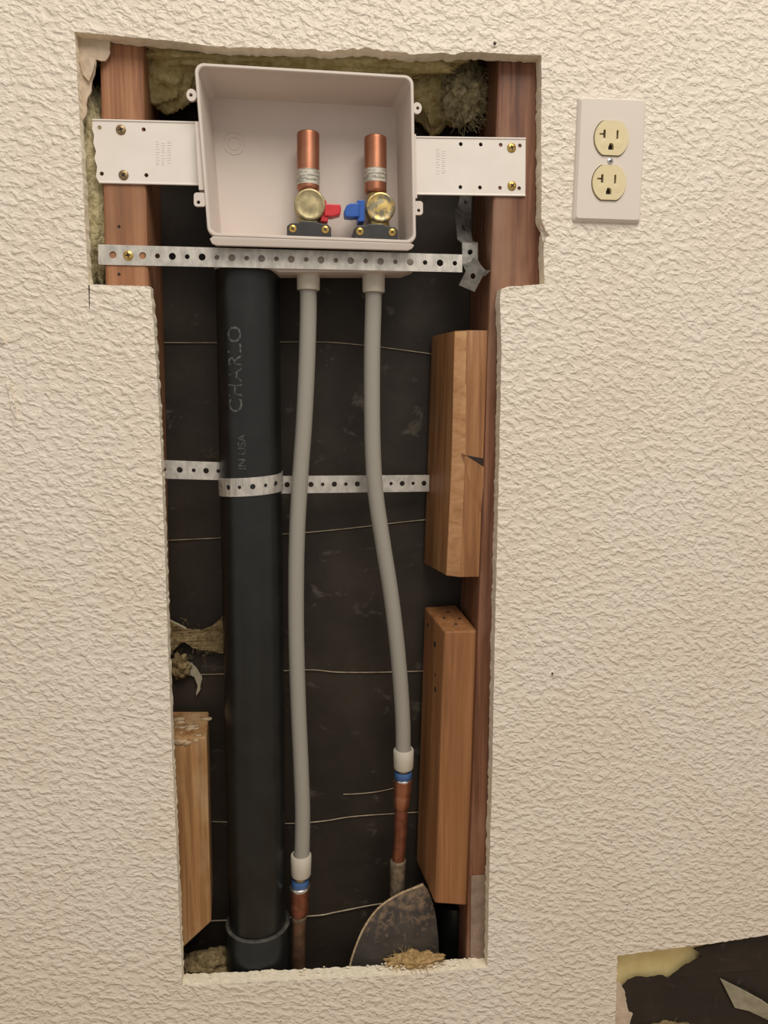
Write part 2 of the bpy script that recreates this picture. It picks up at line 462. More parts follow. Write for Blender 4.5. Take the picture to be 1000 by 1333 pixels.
fl = mk('floor', *box_geo(-1.5, 1.7, -1.9, 0.126, -0.05, 0.0), M['floor']); fl['kind'] = 'structure'

# wires lying across the building paper (pieces of the back wall)
def wire(pts, r=0.0007):
    path = catmull([P(a, b, 0.1128) for a, b in pts], 5)
    tube('wire', path, r, M['wire'], back, 6)
wire([(200, 446), (300, 446), (413, 445), (470, 449), (520, 455), (600, 466)], 0.00055)
wire([(205, 704), (290, 700), (400, 693), (470, 686), (520, 680), (600, 672)], 0.0006)
wire([(220, 879), (300, 877), (398, 872), (440, 875), (500, 875), (600, 872)])
wire([(225, 1068), (290, 1070), (375, 1072), (420, 1069), (470, 1062), (600, 1054)])
wire([(447, 1034), (470, 1033), (495, 1030), (520, 1024)], 0.0006)
wire([(250, 1200), (400, 1193), (440, 1187), (500, 1176), (600, 1166)], 0.0010)
# nail heads and popped screws showing through the paint
for a, b, r in ((252, 36, 0.0042), (644, 57, 0.0036), (719, 877, 0.0030)):
    c = P(a, b, 0)
    o = lathe('nail_head', c + Vector((0, 0.001, 0)), (0, -1, 0), [(0, r*1.5), (0.0012, r*1.2), (0.0018, r*0.7), (0.0012, r*0.4), (0.0008, 0.00001)], [M['paint']], wall, 18)
    if a > 300: lathe('nail_dimple', c + Vector((0, -0.0006, 0)), (0, -1, 0), [(0, r*0.42), (0.0006, r*0.30), (0.0007, 0.00001)], [M['slot']], wall, 12)
# a curled flake of paint at the right edge, and two small chips on the left
fk = [P(703, 284, -0.001), P(706, 296, -0.004), P(716, 306, -0.010), P(711, 309, -0.003), P(707, 316, -0.001), P(704, 300, -0.0005)]
hexa('paint_flake', fk, [p + Vector((0.0003, 0.0012, 0)) for p in fk], M['paint'], wall, bevel=0)
for pts in ([(8, 497), (14, 496), (17, 512), (21, 528), (22, 545), (15, 531), (13, 514)], [(-6, 428), (2, 432), (7, 446), (3, 447), (-4, 440)]):
    extrude_poly('paint_chip', px_loop(pts, 0), [], -0.0022, 0.001, [M['paint'], M['gypsum']], wall)
extrude_poly('saw_kerf', px_loop([(115.2, 371), (116.8, 371), (116.8, 402), (116.2, 402)], 0), [], -0.0004, 0.003, [M['slot'], M['slot']], wall)
# rough lumps of plaster crumbs sitting on the bottom cut edge
rc = random.Random(3)
V, Fc = [], []
for i in range(80):
    px = rc.uniform(250, 632) if i > 40 else rc.uniform(490, 632)
    c = P(px, 1283 - (px-237)*0.060, 0.0); c = Vector((c.x, rc.uniform(0.004, 0.017), c.z + 0.0004)); s = rc.uniform(0.0008, 0.0020)
    bm = bmesh.new(); bmesh.ops.create_icosphere(bm, subdivisions=1, radius=s); b = len(V)
    V += [c + Vector((v.co.x*1.3, v.co.y, v.co.z*0.55))*rc.uniform(0.6, 1.3) for v in bm.verts]; bm.verts.index_update()
    Fc += [tuple(b+v.index for v in f.verts) for f in bm.faces]; bm.free()
o = mk('plaster_crumbs', V, Fc, M['gypsum'], wall); o['kind'] = 'stuff'

# ------------------------------------------------------------------ framing
SF = TH + 0.0008                          # front of the studs
SB = 0.1135
def stud(name, pl, pr, mat, label):
    """pl/pr: two pixels on the left / right front edge"""
    def edge(p):
        a, b = P(p[0][0], p[0][1], SF), P(p[1][0], p[1][1], SF)
        f = lambda z: a.lerp(b, (z-a.z)/(b.z-a.z)).x
        return f
    L, R = edge(pl), edge(pr)
    zs = [0.0, 0.4, 0.8, 1.2, 1.6, 2.4]
    V, Fc = [], []
    for z in zs:
        for x, y in ((L(z), SF), (R(z), SF), (R(z), SB), (L(z), SB)): V.append((x, y, z))
    for i in range(len(zs)-1):
        for k in range(4):
            j = (k+1) % 4; Fc.append((i*4+k, i*4+j, i*4+4+j, i*4+4+k))
    Fc += [(0, 1, 2, 3), tuple(len(zs)*4-4+k for k in range(4))]
    o = mk(name, V, Fc, mat, bevel=0.003)
    return tag(o, label, 'stud')
stud_l = stud('wall_stud', [(130, 100), (136, 340)], [(187, 100), (193, 340)], M['stud_l'], 'light brown wooden wall stud behind the torn-edged white bracket')
stud_r = stud('wall_stud', [(648, 100), (624, 760)], [(716, 100), (687, 760)], M['stud_r'], 'reddish brown wooden wall stud behind the intact white bracket with gold screws')
for (a, b) in ((155, 295), (155, 357)):
    lathe('nail_hole', P(a, b, SF) + Vector((0, 0.001, 0)), (0, -1, 0), [(0, 0.0018), (0.0012, 0.0016), (0.0012, 0.00001)], M['slot'], stud_l, 10)

# upper block: rounded, waney corner and a split on its right
yf, yb = 0.022, 0.105
t = thing('wood_block', P(592, 752, 0.06), 'golden wood block with rounded corner and split, upper one on the right stud', 'wood block')
def slab(name, rows, mat, parent, bevel=0.001, wane=()):
    """rows: rings of world points from top to bottom, lofted"""
    n = len(rows[0]); V = [p for r in rows for p in r]; Fc = [tuple(range(n)), tuple(range(len(V)-n, len(V)))]
    for i in range(len(rows)-1):
        for k in range(n):
            j = (k+1) % n; Fc.append((i*n+k, i*n+j, (i+1)*n+j, (i+1)*n+k))
    mi = [0, 0] + [1 if k in wane else 0 for i in range(len(rows)-1) for k in range(n)]
    return mk(name, V, Fc, mat, parent, smooth=True, sharp=28, bevel=bevel, midx=mi)
def ring(yt, xl, xa, xb, xr, lift=0.0):
    # back-left, wane start, wane end, front-right, back-right
    fr = P(xr, yt, yf); zf = fr.z
    def at(px, y):
        p = P(px, yt, y); return Vector((p.x, p.y, zf + lift))
    bl, wa, wm, wb = at(xl, yb), at(xa, yf+0.022), at(xa + 3.5, yf+0.011), at(xb, yf+0.001)
    br = Vector((fr.x - (wb.x - bl.x)*0.55, yb, zf + lift))
    return [bl, wa, wm, wb, fr, br]
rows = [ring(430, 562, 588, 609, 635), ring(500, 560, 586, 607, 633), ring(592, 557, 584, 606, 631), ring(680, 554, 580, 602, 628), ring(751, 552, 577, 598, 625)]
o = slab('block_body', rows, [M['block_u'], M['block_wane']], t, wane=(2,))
# the split: an open wedge, the lower lip standing a little proud
a0, a1, a2 = P(603, 592, yf-0.0004), P(631, 597, yf-0.0004), P(630, 608, yf-0.0004)
hexa('split_gap', [a0, a1, a2], [p + Vector((0, 0.003, 0)) for p in (a0, a1, a2)], M['slot'], t, bevel=0)
lipc = [P(602, 590, yf+0.0004), P(616, 599, yf-0.0026), P(630.2, 608, yf-0.0042), P(629.4, 640, yf-0.0012), P(628.4, 680, yf+0.0004), P(618, 650, yf+0.0004), P(608, 615, yf+0.0004)]
hexa('split_lip', lipc, [Vector((p.x, yf+0.005, p.z)) for p in lipc], M['block_u'], t, bevel=0)

# lower block
t = thing('wood_block', P(585, 1178, 0.06), 'long brown square-cut wood block, lower of the two on the right stud', 'wood block')
def blk(ftl, ftr, fbr, fbl, btl, btr, yf, yb):
    F = [P(*ftl, yf), P(*ftr, yf), P(*fbr, yf), P(*fbl, yf)]
    bl, br = P(*btl, yb), P(*btr, yb)
    B = [bl, br, br + (F[2]-F[1]), bl + (F[3]-F[0])]
    return F, B
Fr, Bk = blk((579, 822), (622, 821), (608, 1179), (566, 1176), (553, 790), (594, 787), 0.024, 0.100)
hexa('block_body', Fr, Bk, M['block_d'], t, bevel=0.0022)
rb = random.Random(5)
def on_left(s, tt):   # a point of the left face: s front->back, tt top->bottom
    return Fr[0].lerp(Bk[0], s).lerp(Fr[3].lerp(Bk[3], s), tt)
nl = (Fr[3]-Fr[0]).cross(Bk[0]-Fr[0]).normalized()
if nl.x > 0: nl = -nl
for s, tt, sz in ((0.80, 0.05, 0.0030), (0.42, 0.085, 0.0040), (0.33, 0.24, 0.0036), (0.36, 0.19, 0.0022)):
    lathe('nail_hole', on_left(s, tt) - nl*0.0006, nl, [(0, sz), (0.0010, sz*0.9), (0.0010, 0.00001)], M['slot'], t, 10)
ft = Fr[0].lerp(Fr[1], 0.5)
for s, q in ((0.25, 0.5), (0.5, 0.3), (0.7, 0.55), (0.45, 0.75)):
    p = Fr[0].lerp(Fr[1], q).lerp(Bk[0].lerp(Bk[1], q), s)
    lathe('nail_hole', p - Vector((0, 0, 0.0006)), (0, 0, 1), [(0, 0.0026), (0.0013, 0.0022), (0.0013, 0.00001)], M['slot'], t, 8)

# left block
t = thing('wood_block', P(240, 1235, 0.06), 'dusty tan wood block with a slanted lower end at the left of the opening', 'wood block')
yfl, ybl = 0.030, 0.102
F = [P(196, 960, yfl), P(269, 960, yfl), P(275, 1200, yfl), P(238, 1234, yfl), P(205, 1262, yfl)]
br_, bl_ = P(272, 926, ybl), P(205, 926, ybl)
B = [bl_, br_, br_ + (F[2]-F[1]), br_ + (F[3]-F[1]), bl_ + (F[4]-F[0])]
hexa('block_body', F, B, M['block_l'], t, bevel=0.0018)
rc = random.Random(11)
for i in range(18):
    q = rc.uniform(0.42, 0.96)
    c = F[0].lerp(F[1], q).lerp(bl_.lerp(br_, q), rc.uniform(0.02, 0.7))
    if i > 12: c = F[0].lerp(F[1], q) + Vector((0, 0.0005, -rc.uniform(0.002, 0.010)))
    sz = rc.uniform(0.002, 0.006)
    o = blob('plaster_dust', c, (sz*1.3, sz*(0.35 if i > 12 else 0.9), sz*(0.6 if i > 12 else 0.28)), M['dust'], t, 30+i, 0.6, 2.5, 3, 0.2)

# grey plate at the foot of the right stud
e = [(613.5, 1141), (637, 1139), (635.5, 1262), (612.5, 1256)]
o = extrude_poly('nail_plate', px_loop(e, 0.0165), [], 0.0165, 0.0186, [M['nailplate']]*2, bevel=0.0004)
tag(o, 'grey metal nail plate at the foot of the right stud', 'metal plate')

# ------------------------------------------------------------------ washing machine outlet box
YR = 0.001                                 # front of the rim
def round_quad(c4, r, n=7):
    """corners (X,Z) clockwise from top-left -> rounded loop"""
    out = []
    m = len(c4)
    for i in range(m):
        p = Vector(c4[i]); a = (Vector(c4[i-1]) - p).normalized(); b = (Vector(c4[(i+1) % m]) - p).normalized()
        ang = a.angle(b); d = r/math.tan(ang/2)
        s, e_ = p + a*d, p + b*d
        cen = p + (a+b).normalized()*(r/math.sin(ang/2))
        for k in range(n):
            q = s.lerp(e_, k/(n-1)); v = (q - cen).normalized()*r
            out.append(tuple(cen + v))
    return out
def inset(c4, d):
    m = len(c4); out = []
    for i in range(m):
        p = Vector(c4[i]); a = (Vector(c4[i-1]) - p).normalized(); b = (Vector(c4[(i+1) % m]) - p).normalized()
        out.append(tuple(p + (a+b).normalized()*(d/math.sin(a.angle(b)/2))))
    return out
C4 = px_loop([(252.5, 81), (538.5, 98), (542, 317), (270.5, 307)], YR)
boxt = thing('washer_outlet_box', P(405, 345, 0.05), 'white plastic washing machine outlet box with rounded rim set in the opening', 'outlet box')
lo_o = round_quad(C4, 0.009); lo_i = round_quad(inset(C4, 0.0034), 0.007)
def loop3(l, y, k=1.0, c=None):
    cx = sum(p[0] for p in l)/len(l); cz = sum(p[1] for p in l)/len(l)
    return [Vector((cx + (p[0]-cx)*k, y, cz + (p[1]-cz)*k)) for p in l]
def loft(name, loops, mat, parent, cap_end=False, closed=False):
    n = len(loops[0]); V = [p for l in loops for p in l]; Fc = []
    for i in range(len(loops) if closed else len(loops)-1):
        i2 = (i+1) % len(loops)
        for k in range(n):
            j = (k+1) % n; Fc.append((i*n+k, i*n+j, i2*n+j, i2*n+k))
    if cap_end: Fc.append(tuple((len(loops)-1)*n+k for k in range(n)))
    return mk(name, V, Fc, mat, parent, smooth=True, sharp=35)
li0 = round_quad(inset(C4, 0.0008), 0.0085); li2 = round_quad(inset(C4, 0.0026), 0.0075)
loft('rim', [loop3(lo_o, YR+0.008), loop3(lo_o, YR+0.001), loop3(li0, YR), loop3(li2, YR), loop3(lo_i, YR+0.001), loop3(lo_i, YR+0.008)], M['plastic'], boxt, closed=True)
bo = round_quad(inset(C4, 0.0009), 0.008); bi = round_quad(inset(C4, 0.0036), 0.007)
YK = 0.070
# shell: outside back to the rear wall, inside likewise
n = len(bo)
loops = [loop3(bo, YR+0.0075), loop3(bo, YK+0.003, 0.955), loop3(bi, YK+0.003, 0.95)]
body = loft('body', [loop3(bi, YK-0.001, 0.945), loop3(bi, YR+0.0075), loop3(bo, YR+0.0075), loop3(bo, YK+0.003, 0.955)], M['plastic'], boxt, cap_end=True)
rear = [loop3(bi, YK-0.0025, 0.947), loop3(bi, YK+0.001, 0.947)]
V = rear[0] + rear[1]; Fc = [tuple(range(n)), tuple(range(2*n-1, n-1, -1))] + [(k, (k+1) % n, n+(k+1) % n, n+k) for k in range(n)]
mk('rear_panel', V, Fc, M['plastic'], boxt)
# sloping lip along the bottom of the rim
lf = [P(277, 307.5, YR+0.0002), P(536, 317, YR+0.0002), P(539.5, 319.5, YR+0.0006), P(536.5, 323.5, YR+0.0016), P(531, 326, YR+0.0022), P(282, 319.5, YR+0.0022), P(276, 317, YR+0.0016), P(273, 311, YR+0.0006)]
hexa('bottom_lip', lf, [p + Vector((0, 0.0035, 0)) for p in lf], M['plastic'], boxt, bevel=0.0006)
# embossed knock-out ring on the rear panel
kc = P(305, 187, YK-0.003)
for r0 in (0.0115, 0.0068):
    lathe('knockout_ring', kc + Vector((0, 0.0008, 0)), (0, -1, 0), [(0, r0), (0.0008, r0), (0.0009, r0-0.0003), (0.0008, r0-0.0006), (0, r0-0.0006)], M['plastic'], boxt, 32)
# lower base carrying the valve collars
e = [(274, 322), (544, 331), (544, 348), (528, 354), (362, 354), (352, 349), (276, 345)]
extrude_poly('base', px_loop(e, 0.024), [], 0.024, 0.066, [M['plastic']]*2, boxt, bevel=0.0015)
# ears on the rim
def ear(cx, cy, sx, px_r, hole):
    c = P(cx, cy, YR+0.003); k = 1/1240
    pts = [(c.x + px_r*k*math.cos(a), c.z + px_r*k*1.15*math.sin(a)) for a in [math.pi*2*i/20 for i in range(20)]]
    if sx > 0: pts = [(min(p[0], c.x) if False else p[0], p[1]) for p in pts]
    hh = circle2(c.x - (0.0006 if sx < 0 else -0.0006), c.z + hole[1]*k, hole[0]*k, 12)
    extrude_poly('mounting_ear', pts, [hh], YR+0.002, YR+0.0055, [M['plastic']]*2, boxt)
ear(249.5, 124, -1, 6.2, (2.2, 0)); ear(543, 141, 1, 6.0, (2.2, 0))
def ear_rect(x0, x1, y0, y1, hx, hy):
    l = round_quad(px_loop([(x0, y0), (x1, y0), (x1, y1), (x0, y1)], YR+0.003), 0.003, 5)
    c = P(hx, hy, YR+0.003)
    extrude_poly('mounting_ear', l, [circle2(c.x, c.z, 0.0018, 12)], YR+0.002, YR+0.0055, [M['plastic']]*2, boxt)
ear_rect(252.5, 268, 251, 269, 258.5, 263.5); ear_rect(537, 550.5, 262, 280, 545, 274)
# right hand rail that carries the bracket
extrude_poly('bracket_rail', px_loop([(536, 175), (541.5, 175), (543, 258), (538, 258)], YR+0.004), [], YR+0.003, YR+0.03, [M['plastic']]*2, boxt)
extrude_poly('bracket_rail', px_loop([(254, 158), (261, 158), (267, 247), (259, 247)], YR+0.004), [], YR+0.004, YR+0.03, [M['plastic']]*2, boxt)

# mounting brackets
def bracket(name, outline, holes, screws, smat, emb, label):
    yb0 = SF - 0.0016
    b = extrude_poly(name, px_loop(outline, yb0), [circle2(P(a, c, yb0).x, P(a, c, yb0).z, 0.0021, 12) for a, c in holes], yb0, SF-0.0001, [M['bracket']]*2, boxt)
    b['label'] = label
    for i, (a, c) in enumerate(screws):
        screw('screw', P(a, c, yb0), 0.0049, smat, b, M['slot'], 0.0022, 0.3 + i*0.5)
    V, Fc = [], []
    re = random.Random(emb[4])
    for k in range(emb[2]):                # rows of tiny worn raised marks
        px = emb[0] + k*7.5
        py = emb[1] + re.uniform(-3, 3)
        while py < emb[1] + emb[3]*re.uniform(0.9, 1.0):
            ln = re.uniform(1.2, 3.0)
            q = [P(px, py, yb0), P(px + re.uniform(3, 5), py, yb0), P(px + re.uniform(3, 5), py+ln*0.6, yb0), P(px, py+ln*0.6, yb0)]
            bb = len(V); V += [v + Vector((0, -0.0003, 0)) for v in q] + [v + Vector((0, 0.0004, 0)) for v in q]
            Fc += [(bb, bb+1, bb+2, bb+3)] + [(bb+i, bb+(i+1) % 4, bb+4+(i+1) % 4, bb+4+i) for i in range(4)]
            py += ln + re.uniform(0.6, 1.6)
    o = mk('embossing', V, Fc, M['bracket'], b); o['kind'] = 'stuff'
    # rolled top and bottom edge
    for e in (0, 1):
        i0, i1 = (emb[5], emb[6])[e]
        a, c = P(*outline[i0], yb0), P(*outline[i1], yb0)
        tube('edge_roll', [a, c], 0.0010, M['bracket'], b, 8)
ol = [(120.5, 156), (190, 157.5), (256, 159.5), (261, 240.5), (190, 239), (129, 237.5), (125, 230), (126.5, 217), (123, 206), (125, 197), (121.5, 186), (122.5, 176), (120, 168)]
bracket('mounting_bracket', ol, [(129.5, 166), (187, 168.5), (132.5, 226), (190.5, 228)], [(157.5, 169), (161, 228)], M['brown_screw'], (203, 185, 3, 30, 4, (0, 2), (5, 3)), 'white bracket with a torn left edge and two brown screws')
orr = [(537, 178.5), (610, 179.5), (684.5, 180.5), (684, 254.5), (610, 253.5), (538, 252.5)]
bracket('mounting_bracket', orr, [(600, 187.5), (626, 188), (652, 188.5), (677, 189.5), (599.5, 243.5), (625, 244), (651, 244.5), (676, 245)], [(666, 192.5), (666.5, 242)], M['gold_screw'], (568, 195, 2, 30, 8, (0, 2), (5, 3)), 'white bracket with two gold screws')

# ------------------------------------------------------------------ valves with copper hammer arrestors
YV = 0.042
def valve(cx, top, bot, half, band, cap, capr, flx, fly, side, hmat, bmat, capmat, label):
    base = P((flx[0]+flx[1])/2, fly[1]+10, YV)
    t = thing('shutoff_valve', base, label, 'valve')
    mpp = (P(cx+10, 230, YV) - P(cx, 230, YV)).length/10
    a0, a1 = P(cx, bot, YV), P(cx, top, YV)
    r = half*mpp; L = (a1-a0).length
    arr = lathe('arrestor_tube', a0, a1-a0, [(-0.001, r*0.82), (0, r*0.93), (0.0015, r), (0.003, r*0.985), (L-0.003, r*0.985), (L-0.0012, r*0.96), (L-0.0003, r*0.86), (L, r*0.6), (L, 0.00001)], M['copper'], t, 40)
    b0 = P(cx, band[1], YV); bl = (P(cx, band[0], YV)-b0).length
    lathe('label_band', b0, a1-a0, [(0, r*0.99), (0, r*1.006), (bl, r*1.006), (bl, r*0.99)], M['foil'], arr, 40)
    # printed lines on the band
    V, Fc = [], []
    rr = random.Random(int(cx)); xx, yy, ax = frame(a1-a0)
    for row in (0.24, 0.36, 0.58):
        th = -1.9
        while th < 1.9:
            w_ = rr.uniform(0.05, 0.22)
            if rr.random() < 0.8:
                bb = len(V)
                for hh in (bl*row - 0.0005, bl*row + 0.0005):
                    for tt in (th, th + w_):
                        V.append(b0 + ax*hh + Vector((math.sin(tt), -math.cos(tt), 0))*(r*1.009))
                Fc.append((bb, bb+1, bb+3, bb+2))
            th += w_ + rr.uniform(0.03, 0.10)
    mk('band_print', V, Fc, M['galv_dull'], arr)
    # neck between arrestor and body
    c = P(cap[0], cap[1], YV); R = capr*mpp
    lathe('neck', Vector((a0.x, YV, c.z + R*0.5)), (0, 0, 1), [(0, r*0.7), (a0.z-c.z-R*0.5-0.001, r*0.7), (a0.z-c.z-R*0.5, r*0.86), (a0.z-c.z-R*0.5+0.003, r*0.86)], bmat, t, 28)
    # body: short barrel facing the room, with a turned end cap
    lathe('valve_body', c + Vector((0, 0.016, 0)), (0, -1, 0), [(0, R*0.8), (0.004, R*0.96), (0.020, R*0.98), (0.026, R*0.98)], bmat, t, 36)
    lathe('end_cap', c + Vector((0, -0.008, 0)), (0, -1, 0), [(0, R), (0.004, R), (0.0055, R*0.95), (0.006, R*0.86), (0.0054, R*0.80), (0.0052, R*0.5), (0.0058, R*0.3), (0.0058, 0.00001)], capmat, t, 36)
    f0 = P(flx[0], fly[0], YV); f1 = P(flx[1], fly[0], YV); zc = P((flx[0]+flx[1])/2, fly[0], YV)
    zb = zc.z - 0.0175
    lathe('stem', Vector((c.x - 0.001, YV, zb)), (0, 0, 1), [(0, R*0.78), (c.z - R*0.7 - zb, R*0.72)], bmat, t, 28)
    # black flange: arched bar with two screws in front
    w_ = f1.x - f0.x; x0 = f0.x
    prof = [(0, -0.0175), (w_, -0.0175), (w_, -0.004), (w_-0.004, -0.0008), (w_*0.74, 0.0), (w_*0.66, 0.0016), (w_*0.34, 0.0016), (w_*0.26, 0.0), (0.004, -0.0008), (0, -0.004)]
    fl_ = extrude_poly('flange', [(x0+p[0], zc.z + p[1]) for p in prof], [], YV-0.016, YV+0.016, [M['black']]*2, t, bevel=0.0008)
    for xs in (x0 + 0.0062, x0 + w_ - 0.0062):
        screw('screw', (xs, YV-0.0162, zc.z - 0.0064), 0.0040, M['gold_screw'], fl_, M['slot'], 0.0018, 0.7)
    # lever handle out to the side
    s = side
    def hp(px, py, y=YV): return P(px, py, y)
    hub = extrude_poly('handle', round_quad([(lambda v: (v.x, v.z))(hp(*q)) for q in ([(418, 264), (424, 262), (427, 291), (417, 291)] if s > 0 else [(464, 263), (474, 263), (474, 291), (465, 291)])], 0.0014, 4), [], YV-0.009, YV+0.009, [hmat]*2, t, bevel=0.0008)
    pts = [(421, 266), (434, 266.5), (443, 267), (444, 273), (443, 280), (432, 283), (422, 282)] if s > 0 else [(468, 265), (456, 265.5), (451, 268), (448, 275), (448.5, 283), (458, 284), (468, 283)]
    extrude_poly('grip', px_loop(pts, YV-0.007), [], YV-0.011, YV+0.004, [hmat]*2, hub, bevel=0.0012)
    return t
valve(401.3, 172.5, 248, 14.8, (223, 242), (403, 270), 20.2, (373.5, 430), (294.5, 306), 1, M['red'], M['brass_green'], M['cap_a'], 'shutoff valve with red handle and copper arrestor tube in the outlet box')
valve(488.8, 178, 251.5, 14.6, (221.5, 239), (494, 273.5), 18.8, (459.5, 515.5), (298, 311), -1, M['blue'], M['brass'], M['cap_b'], 'shutoff valve with blue handle and copper arrestor tube in the outlet box')

# ------------------------------------------------------------------ long perforated strap under the box
def strap_thing(name, label):
    return name, label
ys = SF - 0.0008
V, Fc = [], []
top = lambda x: 318.2 + (x-128)*(331.5-318.2)/(602-128)
bt = lambda x: 344.5 + (x-128)*(354.5-344.5)/(602-128)
xs = [128, 137.4] + [137.4 + 19.35*(k+1) for k in range(24)]
rad = [0] + [0.0036 if k % 2 == 0 else 0.0025 for k in range(24)]
rad[2] = 0.0028
for i in range(len(xs)-1):
    a, b = xs[i], xs[i+1]
    cell_geo((P(a, top(a), ys), P(b, top(b), ys), P(b, bt(b), ys), P(a, bt(a), ys)), rad[i], 0.0010, V, Fc)
stp = mk('perforated_strap', V, Fc, M['galv'])
tag(stp, 'long galvanized perforated strap running straight across below the outlet box', 'metal strap')
screw('screw', P(167, 332.5, ys-0.0006), 0.0050, M['gold_screw'], stp, M['slot'], 0.0022, 0.2)

# crumpled end of strap beside the right stud
V, Fc = [], []
q = lambda l: [P(*p) for p in l]
c0 = q([(600, 250, 0.075), (614, 252, 0.080), (613, 283, 0.062), (596, 270, 0.055)])
c1 = q([(592.5, 273, 0.050), (611, 289, 0.062), (615, 314, 0.056), (595.5, 311, 0.046)])
c2 = q([(601.5, 316, 0.044), (622, 316, 0.050), (622, 338, 0.042), (602, 344, 0.034)])
c3 = q([(616, 334, 0.018), (632.5, 352, 0.016), (618, 380, 0.027), (597.5, 371, 0.030)])
for c, r in ((c0, 0.0026), (c1, 0.0034), (c2, 0.0034), (c3, 0.0030)): cell_geo(c, r, 0.0009, V, Fc)
for a, b in ((c0, c1), (c1, c2)):
    cell_geo((a[3], a[2], b[1], b[0]), 0, 0.0009, V, Fc)
cell_geo((c2[3], c2[2], c3[0].lerp(c3[1], 0.6), c3[0].lerp(c3[3], 0.5)), 0, 0.0009, V, Fc)
e1, e2 = c3[1], c3[1].lerp(c3[2], 0.3)
cell_geo((e1, e1 + Vector((0.003, -0.008, -0.001)), e2 + Vector((0.001, -0.007, 0)), e2), 0, 0.0008, V, Fc)
cs = mk('strap_scrap', V, Fc, M['galv_dull'])
tag(cs, 'crumpled twisted end of metal strap beside the right stud', 'metal strap')

# ------------------------------------------------------------------ black drain pipe
YP, RP = 0.060, 0.0350
pt, pb = P(322.5, 352, YP), P(335.5, 1190, YP)
ax = (pt - pb).normalized()
foot = pb - ax*(pb.z/ax.z)
pipe = thing('drain_pipe', foot, 'thick black plastic drain pipe running down behind the straps', 'pipe')
V, Fc = lathe_geo(pb - ax*0.02, ax, [(0, RP), ((pt-pb).length + 0.022, RP)], 64)
pbody = mk('pipe_body', V, Fc, M['abs'], pipe, smooth=True)
hub_top = P(336, 1198, YP)
Lh = (hub_top - foot).length - 0.002
lathe('hub', foot + ax*0.001, ax, [(0, RP+0.0045), (Lh-0.002, RP+0.0045), (Lh, RP+0.0032), (Lh, RP+0.0002), (Lh-0.01, RP+0.0001)], M['abs'], pipe, 64)
lathe('hub_lip', hub_top - ax*0.0018, ax, [(0, RP+0.0046), (0.0008, RP+0.0047), (0.0014, RP+0.0035), (0.0012, RP+0.0005)], M['lip'], pipe, 64)
def wrap_text(body, size, z0, ang, mat, name):
    cu = bpy.data.curves.new('print', 'FONT'); cu.body = body; cu.size = size; cu.resolution_u = 3
    ob = bpy.data.objects.new('print', cu); COL.objects.link(ob)
    bpy.context.view_layer.update()
    dg = bpy.context.evaluated_depsgraph_get(); me = ob.evaluated_get(dg).to_mesh()
    vs = [v.co.copy() for v in me.vertices]; fs = [tuple(p.vertices) for p in me.polygons]
    ob.evaluated_get(dg).to_mesh_clear(); bpy.data.objects.remove(ob); bpy.data.curves.remove(cu)
    X = Vector((1, 0, 0)); X = (X - ax*X.dot(ax)).normalized(); Y = ax.cross(X)
    out = []
    for v in vs:
        a = ang - v.y/RP
        c = pb + ax*((z0 - pb.z) + v.x)
        out.append(c + (X*math.sin(a) - Y*math.cos(a))*(RP + 0.00025))
    o = mk(name, out, fs, mat, pipe)
    return o
zC, zO = P(315, 538, YP-RP).z, P(312, 426, YP-RP).z
txt = wrap_text('CHARLO', 0.0195, zC, -0.18, M['abs_print'], 'lettering')
wid = max(v.co.z for v in txt.data.vertices)*2
sc = (zO - zC)/wid
bpy.data.objects.remove(txt)
txt = wrap_text('CHARLO', 0.0195*sc, zC, -0.18, M['abs_print'], 'lettering')
wrap_text('IN USA', 0.0125, P(316, 612, YP-RP).z, -0.10, M['abs_print'], 'lettering')

# strap that holds the drain pipe
V, Fc = [], []
hv = Vector((0, 0, 0.0102))
def seg(p0, p1, cells, r0, V, Fc, first_big=True, lead=0.0):
    for k in range(cells):
        a = p0.lerp(p1, k/cells); b = p0.lerp(p1, (k+1)/cells)
        cell_geo((a+hv, b+hv, b-hv, a-hv), 0.0032 if (k % 2 == 0) == first_big else 0.0022, 0.0009, V, Fc)
ls = mk('strap_left', *(lambda V, Fc: (seg(P(204, 610.5, 0.040), P(244, 612, 0.046), 2, 0, V, Fc, False), seg(P(244, 612, 0.046), P(292, 613.5, 0.058), 3, 0, V, Fc, False), (V, Fc))[2])([], []), M['galv'], None)
pst = thing('pipe_strap', P(288, 650, 0.06), 'galvanized perforated strap wrapped around the black drain pipe at mid height', 'metal strap')
bpy.data.objects.remove(ls)
V, Fc = [], []
seg(P(204, 610.5, 0.040), P(244, 612, 0.043), 2, 0, V, Fc, False); seg(P(244, 612, 0.047), P(292, 613.5, 0.060), 3, 0, V, Fc, False)
mk('left_length', V, Fc, M['galv'], pst)
V, Fc = [], []
zl, zr = P(288, 634, YP).z, P(367, 625, YP).z
cz = (zl+zr)/2
X = Vector((1, 0, 0)); pc = lambda z: pb + ax*((z-pb.z)/ax.z)
NB = 18; rr_ = RP + 0.0011
bnd = []
for k in range(NB+1):
    a = -math.pi/2 - 0.25 + (math.pi + 0.5)*k/NB
    z = zl + (zr-zl)*k/NB
    c = pc(z); bnd.append(Vector((c.x + rr_*math.sin(a), c.y - rr_*math.cos(a), z)))
for k in range(NB):
    a, b = bnd[k], bnd[k+1]
    r = (0.0030 if k % 4 == 1 else (0.0021 if k % 4 == 3 else 0))
    cell_geo((a+hv, b+hv, b-hv, a-hv), r, 0.0009, V, Fc)
mk('band', V, Fc, M['galv'], pst)
V, Fc = [], []
seg(P(366, 631, 0.064), P(559, 629, 0.094), 13, 0, V, Fc, True)
mk('right_length', V, Fc, M['galv'], pst)

